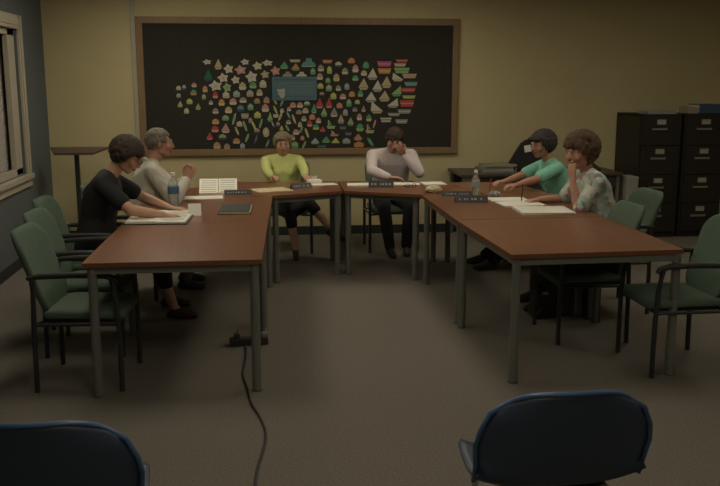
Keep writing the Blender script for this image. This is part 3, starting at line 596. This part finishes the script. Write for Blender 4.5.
# ---------------------------------------------------------------- people
V = Vector
ICO = {}
def sph_pts(c, r, sub=2):
    if sub not in ICO:
        b = bmesh.new(); bmesh.ops.create_icosphere(b, subdivisions=sub, radius=1); ICO[sub] = [v.co.copy() for v in b.verts]; b.free()
    if isinstance(r, (int, float)): r = (r, r, r)
    return [V(c) + V((p.x * r[0], p.y * r[1], p.z * r[2])) for p in ICO[sub]]
class Blob:
    """collects convex pieces, then fuses them with a voxel remesh into one surface"""
    def __init__(s): s.b = bmesh.new()
    def hull(s, *sp, M=None):
        t = bmesh.new()
        for c, r in sp:
            for p in sph_pts(c, r): t.verts.new(M @ p if M else p)
        bmesh.ops.convex_hull(t, input=t.verts)
        bmesh.ops.delete(t, geom=[v for v in t.verts if not v.link_faces], context='VERTS')
        me = bpy.data.meshes.new('t'); t.to_mesh(me); t.free(); s.b.from_mesh(me); bpy.data.meshes.remove(me); return s
    def fuse(s, name, mats, parent, voxel=.006, smooth=4):
        me = bpy.data.meshes.new(name); s.b.to_mesh(me); s.b.free()
        o = bpy.data.objects.new(name, me); C.objects.link(o)
        md = o.modifiers.new('r', 'REMESH'); md.mode = 'VOXEL'; md.voxel_size = voxel
        if smooth: sm = o.modifiers.new('s', 'SMOOTH'); sm.iterations = smooth; sm.factor = .5
        dg = bpy.context.evaluated_depsgraph_get()
        me2 = bpy.data.meshes.new_from_object(o.evaluated_get(dg)); o.modifiers.clear(); o.data = me2; bpy.data.meshes.remove(me)
        me2.name = name; me2.materials.clear()
        for m in mats: me2.materials.append(m)
        for p in me2.polygons: p.use_smooth = True; p.material_index = 0
        o.parent = parent; return o
def ik(a, c, l1, l2, pole):
    a, c, pole = V(a), V(c), V(pole); d = c - a; L = d.length
    if L > (l1 + l2) * .995: c = a + d * ((l1 + l2) * .995 / L); d = c - a; L = d.length
    x = (l1 * l1 - l2 * l2 + L * L) / (2 * L); h = math.sqrt(max(l1 * l1 - x * x, 0)); n = d.normalized()
    p = pole - a; p = p - n * p.dot(n); p.normalize()
    return a + n * x + p * h, c
def hand(B, w, d, nrm, side, curl=.5, s=1.0, spread=1.0):
    """w wrist, d pointing direction, nrm palm normal (where the palm faces), side +1 if thumb leaves toward d x nrm"""
    d = V(d).normalized(); nrm = V(nrm); nrm = (nrm - d * nrm.dot(d)).normalized(); x = d.cross(nrm) * side
    P = lambda u, v, n: V(w) + (x * u + d * v + nrm * n) * s
    B.hull((P(-.018, .005, 0), .017 * s), (P(.018, .005, 0), .017 * s), (P(.030, .080, 0), .012 * s), (P(-.030, .075, 0), .012 * s))
    for k, (u, L) in enumerate(((.031, .070), (.011, .080), (-.010, .074), (-.030, .058))):
        c = curl * (1 + .12 * k); a0, a1, a2 = c * .6, c * 1.5, c * 2.3
        p0 = P(u, .080, 0); q = [p0]
        for ang, f in ((a0, .45), (a1, .3), (a2, .25)):
            dd = (d * math.cos(ang) + nrm * math.sin(ang) + x * (u * 2.0 * spread)).normalized(); q.append(q[-1] + dd * L * f * s)
        for k2 in range(3): B.hull((q[k2], (.0095 - .0008 * k2) * s), (q[k2 + 1], (.0088 - .0008 * k2) * s))
    t0, t1, t2, t3 = P(.022, .020, .006), P(.046, .048, .016), P(.050, .074, .026 + .01 * curl), P(.046, .094, .034 + .015 * curl)
    B.hull((t0, .015 * s), (t1, .011 * s)).hull((t1, .011 * s), (t2, .0095 * s)).hull((t2, .0095 * s), (t3, .0085 * s))

def person(label, loc, rz, pelvis=.57, lean=10, s=1.0, fem=False, head_yaw=0, head_pitch=0, head_roll=0, neck_fwd=0, arms=None, legs=None, skin=None,
           shirt=None, sleeve=1.0, pants=None, skirt=None, hair=None, hair_kind='short', shoes=None, glasses=False, bulk=1.0, hs=1.0, neck_up=.032, collar=None, belly=0, twist=0, pants_len=1.0, brow=None):
    skin = skin or skin_m
    root = thing('person', label, 'person', (loc[0], loc[1], 0), rz)
    Mi = (Matrix.Translation((loc[0], loc[1], 0)) @ Matrix.Rotation(rz, 4, 'Z')).inverted()
    Lc = lambda p: Mi @ V(p)
    a = R(lean); UP = V((0, math.sin(a), math.cos(a))); tw = R(twist)
    SX = V((math.cos(tw), math.sin(tw), 0)); FW = SX.cross(UP) * -1
    hip = V((0, 0, pelvis)); sw = (.170 if fem else .190) * s * (1 + (bulk - 1) * .6); hw = .095 * s
    mid = hip + V((0, math.sin(a * .5), math.cos(a * .5))) * .21 * s
    chest = mid + UP * .16 * s; nb = chest + UP * .145 * s
    shz = chest + UP * .105 * s
    neck = nb + UP * .03 * s
    fy, fp, fr = R(head_yaw), R(head_pitch), R(head_roll)
    HR = Matrix.Rotation(fy, 4, 'Z') @ Matrix.Rotation(fr, 4, 'Y') @ Matrix.Rotation(fp, 4, 'X')
    hb = neck + V((0, .012 + neck_fwd, neck_up * s)) + UP * .02
    HM = Matrix.Translation(hb) @ HR @ Matrix.Diagonal((s * hs * 1.0, s * hs * .95, s * hs * .93, 1)) @ Matrix.Translation((0, .022, .085))
    sh = {1: shz + SX * sw, -1: shz - SX * sw}
    def torso(B, g):
        R1 = lambda r: r * bulk + g
        k = .115 if fem else .118
        B.hull((hip + V((hw, 0, -.01)), R1(.105 * s)), (hip - V((hw, 0, .01)), R1(.105 * s)), (mid + SX * .06 * s, R1((.095 + belly) * s)), (mid - SX * .06 * s, R1((.095 + belly) * s)))
        B.hull((mid + SX * .06 * s + FW * belly * .5, R1((.095 + belly) * s)), (mid - SX * .06 * s + FW * belly * .5, R1((.095 + belly) * s)), (chest + SX * .085 * s, R1(.100 * s)), (chest - SX * .085 * s, R1(.100 * s)))
        B.hull((chest + SX * .085 * s, R1(.100 * s)), (chest - SX * .085 * s, R1(.100 * s)), (shz + SX * sw * .88, R1(.050 * s)), (shz - SX * sw * .88, R1(.050 * s)), (nb - UP * .02, R1(.056 * s)))
        if fem:
            for q in (-1, 1): B.hull((chest + SX * .075 * q * s + FW * .065 * s - UP * .02, R1(.062 * s)), (chest + SX * .06 * q * s, R1(.08 * s)))
    wr = (.90 if fem else 1.0) * (1 + (bulk - 1) * .8)
    el = {}; wrist = {}
    for q in (1, -1):
        A = arms[q]; 
        kk = lambda p: (p[0] * K, p[1] * K, p[2] + (.015 if p[2] < .81 else 0))
        if 'hw' in A:
            i3 = Mi.to_3x3().inverted(); hr = HM.to_3x3().normalized()
            tgt = HM @ V(A['hw']); A['d'] = i3 @ (hr @ V(A['hd'])); A['n'] = i3 @ (hr @ V(A['hn']))
        else: tgt = Lc(kk(A['w']))
        el[q], wrist[q] = ik(sh[q], tgt, .285 * s, .25 * s, Lc(kk(A['e'])))
    B = Blob(); torso(B, -.008)
    B.hull((nb - UP * .02, .058 * s), (hb + HR.to_3x3() @ V((0, .005, .03)), .052 * s))
    # head (local frame: +Y face, origin mid-head)
    B.hull(((0, -.022, .030), (.078, .092, .088)), ((0, .035, -.01), (.062, .055, .075)), M=HM)
    B.hull(((0, .03, .0), (.060, .052, .06)), ((0, .052, -.082), (.030, .026, .022)), ((.042, .005, -.062), (.018, .03, .02)), ((-.042, .005, -.062), (.018, .03, .02)), M=HM)
    B.hull(((0, .086, .020), .0085), ((0, .106, -.020), .0095), ((.011, .094, -.026), .007), ((-.011, .094, -.026), .007), M=HM)
    B.hull(((.030, .082, .032), .010), ((-.030, .082, .032), .010), M=HM)
    B.hull(((0, .085, -.048), (.024, .012, .008)), ((0, .083, -.056), (.020, .012, .007)), M=HM)
    for q in (-1, 1):
        B.hull(((q * .080, -.012, .012), (.008, .018, .024)), ((q * .078, -.008, -.020), (.006, .010, .012)), M=HM)
        B.hull(((q * .045, .060, -.020), (.022, .020, .022)), M=HM)
    for q in (1, -1):
        B.hull((shz + SX * q * sw * .88, .052 * s * wr), (sh[q], .050 * s * wr)).hull((sh[q], .050 * s * wr), (el[q], .039 * s * wr)).hull((el[q], .040 * s * wr), (el[q].lerp(wrist[q], .35), .038 * s * wr), (wrist[q], .0255 * s * wr))
        A = arms[q]; M3 = Mi.to_3x3()
        hand(B, wrist[q] + (M3 @ V(A['d'])).normalized() * .012, M3 @ V(A['d']), M3 @ V(A['n']), A.get('side', 1), A.get('curl', .5), s * (.93 if fem else 1.02))
    kn, an = {}, {}
    for q in (1, -1):
        h0 = hip + V((q * hw, .02, -.015)); kn[q], an[q] = ik(h0, Lc(legs[q]['a']), .43 * s, .42 * s, Lc(legs[q]['k']))
        B.hull((h0, .088 * s), (kn[q], .056 * s)).hull((kn[q], .055 * s), (kn[q].lerp(an[q], .3) + V((0, -.012, 0)), .055 * s), (an[q], .034 * s))
        fd = (Mi.to_3x3() @ V(legs[q].get('d', (0, 1, 0)))).normalized(); legs[q]['fd'] = fd
        B.hull((an[q] + V((0, 0, -.035)) - fd * .03, .026), (an[q], .03), (an[q] + fd * .12 + V((0, 0, -.058)), .020))
    body = B.fuse('body', [skin, lip_m, brow or hair], root, .0062, 3)
    Hi = HM.inverted()
    for p in body.data.polygons:
        c = Hi @ p.center
        if c.y > .05 and (c.x / .027) ** 2 + ((c.z + .052) / .0095) ** 2 < 1: p.material_index = 1
        if c.y > .05 and ((abs(c.x) - .032) / .018) ** 2 + ((c.z - .041) / .0055) ** 2 < 1: p.material_index = 2
    for q in (-1, 1):
        e = MB(); tb = bmesh.new(); bmesh.ops.create_uvsphere(tb, u_segments=16, v_segments=12, radius=.0125)
        bmesh.ops.transform(tb, matrix=HM @ Matrix.Translation((q * .031, .0815, .012)) @ Matrix.Diagonal((1.05, .8, .45, 1)), verts=tb.verts); e.add(tb)
        e.mi = 1; tb = bmesh.new(); bmesh.ops.create_uvsphere(tb, u_segments=12, v_segments=8, radius=.0058)
        bmesh.ops.transform(tb, matrix=HM @ Matrix.Translation((q * .031, .0885, .012)) @ Matrix.Diagonal((1, .7, 1, 1)), verts=tb.verts); e.add(tb)
        e.build('eye', [eye_m, iris_m], body, smooth='all')
    # shirt
    B = Blob(); g = .010; torso(B, g)
    for q in (1, -1):
        B.hull((shz + SX * q * sw * .88, .052 * s * wr + g), (sh[q], .052 * s * wr + g))
        if sleeve <= .5:
            e = sh[q].lerp(el[q], sleeve * 2); B.hull((sh[q], .052 * s * wr + g), (e, .046 * s * wr + g * 1.7))
        else:
            B.hull((sh[q], .052 * s * wr + g), (el[q], .041 * s * wr + g)); f = (sleeve - .5) * 2
            B.hull((el[q], .042 * s * wr + g), (el[q].lerp(wrist[q], .35 * f), .040 * s * wr + g), (el[q].lerp(wrist[q], f * .96), .029 * s * wr + g))
    so = B.fuse('shirt', [shirt], root, .010, 5)
    if collar:
        cb = MB(); ax = UP; c0 = nb + UP * .012
        pts = [c0 + (SX * math.sin(q) * .066 + FW * math.cos(q) * .066) * s - UP * (.02 * math.cos(q)) for q in [R(20 + 320 * k / 14) for k in range(15)]]
        cb.tube(pts, .014, 8); cb.build('collar', collar, so, smooth='all')
    # lower garment
    B = Blob(); g = .012
    if skirt:
        for q in (1, -1):
            h0 = hip + V((q * hw, .02, -.015)); B.hull((h0, .088 * s + g), (kn[q], .058 * s + g))
        B.hull((hip + V((hw, .02, -.015)), .09 * s + g), (hip - V((hw, -.02, .015)), .09 * s + g), (kn[1] * .97, .062), (kn[-1] * .97, .062))
        for q in (1, -1): B.hull((kn[q], .058 * s + g), (kn[q].lerp(an[q], pants_len), .055 * s + g))
        B.fuse('skirt', [skirt], root, .012, 4)
    else:
        for q in (1, -1):
            h0 = hip + V((q * hw, .02, -.015)); B.hull((hip + V((q * hw, 0, -.01)), .105 * s + g), (h0, .09 * s + g), (kn[q], .060 * s + g)).hull((kn[q], .059 * s + g), (kn[q].lerp(an[q], .3), .058 * s + g), (kn[q].lerp(an[q], pants_len * .96), .045 * s + g))
        B.hull((hip + V((hw, 0, -.01)), .105 * s + g), (hip - V((hw, 0, .01)), .105 * s + g))
        B.fuse('trousers', [pants], root, .012, 4)
    for q in (1, -1):
        fd = legs[q]['fd']; B = Blob()
        B.hull((an[q] + V((0, 0, -.042)) - fd * .035, .033), (an[q] + V((0, 0, -.01)) - fd * .01, .036), (an[q] + fd * .08 + V((0, 0, -.045)), .036), (an[q] + fd * .15 + V((0, 0, -.055)), .028))
        B.fuse('shoe', [shoes or blkp_m], root, .009, 3)
    # hair
    rr = random.Random(sum(map(ord, label))); B = Blob()
    kd = dict(short=(.002, .009, -.045, .066), crop=(-.002, .007, -.03, .070), curly=(.014, .024, -.08, .056), bob=(.006, .010, -.06, .062), bushy=(.009, .015, -.06, .062))[hair_kind]
    off, lr, zmin, zf = kd
    cnt_ = 0
    while cnt_ < 420:
        u = V((rr.gauss(0, 1), rr.gauss(0, 1), rr.gauss(0, 1))).normalized()
        p = V((u.x * (.080 + off), u.y * (.094 + off) - .020, u.z * (.090 + off) + .030))
        if p.z < zmin: continue
        if p.y > .036 and p.z < zf: continue            # the face
        if p.y > .010 and p.z < .012: continue          # temples
        if p.z < -.02 and p.y > -.02: continue
        cnt_ += 1
        r = lr * rr.uniform(.75, 1.15) + .006; B.hull((HM @ p, r))
    B.hull(((0, -.026, .042), (.080 + off * .6, .090 + off * .6, .086 + off * .6)), M=HM) if False else None
    B.fuse('hair', [hair], root, .0065, 1)
    if glasses:
        gm = MB()
        for q in (-1, 1):
            gm.tube([HM @ V((q * .032 + .021 * math.cos(w_), .103, .010 + .016 * math.sin(w_))) for w_ in [2 * math.pi * k / 14 for k in range(15)]], .0017, 6)
            gm.tube([HM @ V((q * .053, .102, .016)), HM @ V((q * .080, .06, .018)), HM @ V((q * .084, -.005, .016))], .0016, 6)
        gm.tube([HM @ V((-.011, .104, .014)), HM @ V((.011, .104, .014))], .0017, 6); gm.build('eyeglasses', blkp_m, root)
    return root, wrist, el

skirt_m = mat('black_cloth', (.012, .012, .014), .9)
tee_m = mat('black_tee', (.013, .014, .015), .9, noise=.2, nscale=12)
strip_sh = mat('cream_shirt', (.58, .55, .46), .85, kind='stripe', nscale=14, col2=(.50, .475, .395))
lime_m = mat('lime_knit', (.58, .62, .22), .9, noise=.08, nscale=20, bump=.2, bscale=300)
pinkst_m = mat('pale_striped_shirt', (.68, .60, .58), .85, kind='stripe', nscale=16, col2=(.58, .51, .51))
mint_m = mat('mint_knit', (.25, .58, .44), .9, noise=.1, nscale=20, bump=.2, bscale=300)
flor_m = mat('floral_cloth', (.60, .62, .54), .9, kind='floral', nscale=26, col2=(.40, .50, .46))
h_dark = mat('hair_dark_brown', (.045, .028, .018), .8, noise=.4, nscale=60)
h_grey = mat('hair_grey', (.20, .175, .145), .8, noise=.4, nscale=60)
h_ash = mat('hair_ash_blonde', (.23, .18, .12), .8, noise=.4, nscale=60)
h_dgrey = mat('hair_dark_grey', (.045, .038, .032), .8, noise=.5, nscale=60)
h_curl = mat('hair_auburn_brown', (.11, .065, .035), .85, noise=.5, nscale=60)
tan_m = mat('khaki_cloth', (.10, .085, .065), .9)
brown_m = mat('brown_leather', (.05, .022, .014), .5)

# woman in black (faces +X)
person('woman in a black T-shirt with dark hair, leaning over an open binder on the left', (-1.22, 6.42), -E90, pelvis=.58, lean=16, s=1.0, bulk=1.22, hs=1.14, fem=True, head_pitch=-34, neck_fwd=.05,
       arms={1: dict(w=(-.70, 6.36, .80), e=(-.95, 6.1, .74), d=(1, .25, -.08), n=(0, 0, -1), side=-1, curl=.5), -1: dict(w=(-.70, 6.74, .80), e=(-.9, 7.05, .78), d=(1, -.35, -.05), n=(0, 0, -1), side=1, curl=.35)},
       legs={1: dict(a=(-.66, 6.36, .085), k=(-.6, 6.38, .7), d=(1, 0, 0)), -1: dict(a=(-.74, 6.70, .085), k=(-.6, 6.66, .7), d=(1, .1, 0))},
       shirt=tee_m, sleeve=.34, pants=skirt_m, hair=h_dark, hair_kind='bushy', glasses=True, pants_len=.55, shoes=brown_m)
# grey-haired man
person('grey-haired man in a cream striped shirt with raised clasped hands, on the left', (-.98, 7.24), -E90 + R(10), pelvis=.57, lean=13, s=1.02, bulk=1.22, hs=1.08, head_pitch=-4, neck_fwd=.02, head_yaw=0,
       arms={1: dict(w=(-.62, 7.36, .96), e=(-.72, 7.12, .74), d=(.35, .25, .9), n=(0, 1, 0), side=1, curl=.75), -1: dict(w=(-.62, 7.45, .96), e=(-.72, 7.7, .74), d=(.35, -.2, .9), n=(0, -1, 0), side=-1, curl=.75)},
       legs={1: dict(a=(-.66, 7.28, .085), k=(-.6, 7.28, .7), d=(1, 0, 0)), -1: dict(a=(-.68, 7.58, .085), k=(-.6, 7.55, .7), d=(1, .1, 0))},
       shirt=strip_sh, sleeve=.98, pants=tan_m, hair=h_grey, hair_kind='crop', collar=strip_sh, skin=skin2_m, belly=.02)
# woman in yellow-green (faces the camera)
person('short-haired woman in a yellow-green sweater sitting at the rear, facing the camera', (.235, 8.97), math.pi, pelvis=.52, lean=7, s=.90, bulk=1.22, hs=1.12, neck_up=.022, fem=True, head_pitch=-8, head_yaw=4,
       arms={-1: dict(w=(.46, 8.56, .80), e=(.78, 8.85, .70), d=(.15, -1, -.05), n=(0, 0, -1), side=1, curl=.6), 1: dict(w=(.12, 8.58, .80), e=(-.3, 8.85, .70), d=(.6, -1, 0), n=(0, 0, -1), side=-1, curl=.5)},
       legs={1: dict(a=(.34, 8.50, .085), k=(.32, 8.5, .8), d=(0, -1, 0)), -1: dict(a=(.70, 8.44, .30), k=(.45, 8.40, .8), d=(.8, -.5, -.25))},
       shirt=lime_m, sleeve=.98, skirt=skirt_m, hair=h_ash, hair_kind='bob', pants_len=.30, shoes=blkp_m, belly=.015)
# man with bowed head
person('dark-haired man in a pale striped shirt, head bowed onto his hand, at the rear', (1.37, 9.0), math.pi, pelvis=.56, lean=22, s=.97, bulk=1.18, hs=1.08, head_pitch=-36, head_roll=-6, neck_fwd=.035, head_yaw=-4,
       arms={-1: dict(hw=(-.105, .115, -.09), e=(1.70, 8.30, .50), hd=(.5, .05, .85), hn=(0, -1, 0), side=-1, curl=.35), 1: dict(w=(1.31, 8.66, .815), e=(.5, 8.5, .5), d=(1, -.15, -.03), n=(0, 0, -1), side=1, curl=.4)},
       legs={1: dict(a=(1.30, 8.50, .085), k=(1.18, 8.3, .8), d=(.15, -1, 0)), -1: dict(a=(1.48, 8.56, .085), k=(1.58, 8.3, .8), d=(-.1, -1, 0))},
       shirt=pinkst_m, sleeve=.98, pants=skirt_m, hair=h_dark, hair_kind='short', collar=pinkst_m, belly=.015)
# woman in mint (faces -X)
person('woman with dark grey hair in a mint green top, writing, on the right', (2.84, 7.80), E90, pelvis=.54, lean=20, s=.95, bulk=1.2, hs=1.2, fem=True, head_pitch=-8, head_yaw=14, neck_fwd=.02,
       arms={-1: dict(w=(2.22, 7.56, .80), e=(2.45, 7.45, .72), d=(-1, -.25, -.05), n=(0, 0, -1), side=1, curl=.55), 1: dict(w=(2.24, 7.92, .80), e=(2.5, 8.2, .76), d=(-1, -.35, -.05), n=(0, 0, -1), side=-1, curl=.4)},
       legs={-1: dict(a=(2.12, 7.70, .085), k=(2.2, 7.7, .7), d=(-1, 0, 0)), 1: dict(a=(2.14, 8.0, .085), k=(2.2, 8.0, .7), d=(-1, 0, 0))},
       shirt=mint_m, sleeve=.42, pants=skirt_m, hair=h_dgrey, hair_kind='bushy', skin=skin2_m, belly=.01)
# woman in floral blouse
person('woman with curly auburn-brown hair in a floral blouse, chin on her hand, on the right', (2.645, 6.42), E90, pelvis=.57, lean=15, s=.96, bulk=1.22, hs=1.26, fem=True, head_pitch=-10, head_yaw=20, neck_fwd=.02,
       arms={-1: dict(hw=(-.05, .125, -.165), e=(2.36, 6.36, .30), hd=(.10, -.10, 1), hn=(.35, -1, 0), side=1, curl=.35), 1: dict(w=(2.31, 6.88, .80), e=(2.5, 7.0, .72), d=(-1, -.2, -.05), n=(0, 0, -1), side=-1, curl=.6)},
       legs={-1: dict(a=(2.18, 6.27, .085), k=(2.1, 6.27, .7), d=(-1, 0, 0)), 1: dict(a=(2.20, 6.55, .085), k=(2.1, 6.55, .7), d=(-1, 0, 0))},
       shirt=flor_m, sleeve=.44, pants=tan_m, hair=h_curl, hair_kind='curly', skin=skin2_m, belly=.02)
pen('red pen standing upright beside the water bottle on the right', (1.99, 7.28, ZP + .002), (2.01, 7.31, ZP + .14), mat('red_plastic', (.35, .03, .02), .4))
pen('dark pen in the hand of the curly-haired woman', (2.10, 6.70, ZP + .016), (2.12, 6.74, ZP + .15), blkp_m)
EXPO = 0
LIGHTS = [(-.9, 8.1, (10, 'over the left rear corner')), (1.5, 8.1, (7, 'over the rear tables')), (-.9, 5.4, (7, 'over the left tables')), (1.5, 5.4, (6.5, 'over the middle')), (4.0, 6.8, (7, 'over the right side')), (.3, 2.2, (8, 'added near the camera to brighten the blue chairs')), (.3, -.6, (8, 'added behind the camera to brighten the blue chairs')), (4.0, 2.2, (6, 'on the near right'))]  # panels near and behind the camera are added to brighten the foreground chairs
# ---------------------------------------------------------------- light
for x, y, e in LIGHTS: panel(x, y, e[0], 'recessed fluorescent ceiling light ' + e[1])
W_ = bpy.data.worlds.new('World'); SC.world = W_; W_.use_nodes = True
W_.node_tree.nodes['Background'].inputs[0].default_value = (.5, .55, .6, 1); W_.node_tree.nodes['Background'].inputs[1].default_value = .05

# ---------------------------------------------------------------- camera
cd = bpy.data.cameras.new('camera'); co = bpy.data.objects.new('camera', cd); C.objects.link(co)
cd.sensor_width = 36; cd.lens = 858 / 720 * 36; cd.clip_end = 60
co.location = (0, 0, 1.77); co.rotation_euler = (R(90 - 10.757), 0, R(-6.6615))
SC.camera = co
vs = SC.view_settings; vs.view_transform = 'Standard'; vs.look = 'None'; vs.gamma = 1; vs.exposure = EXPO; vs.use_curve_mapping = False
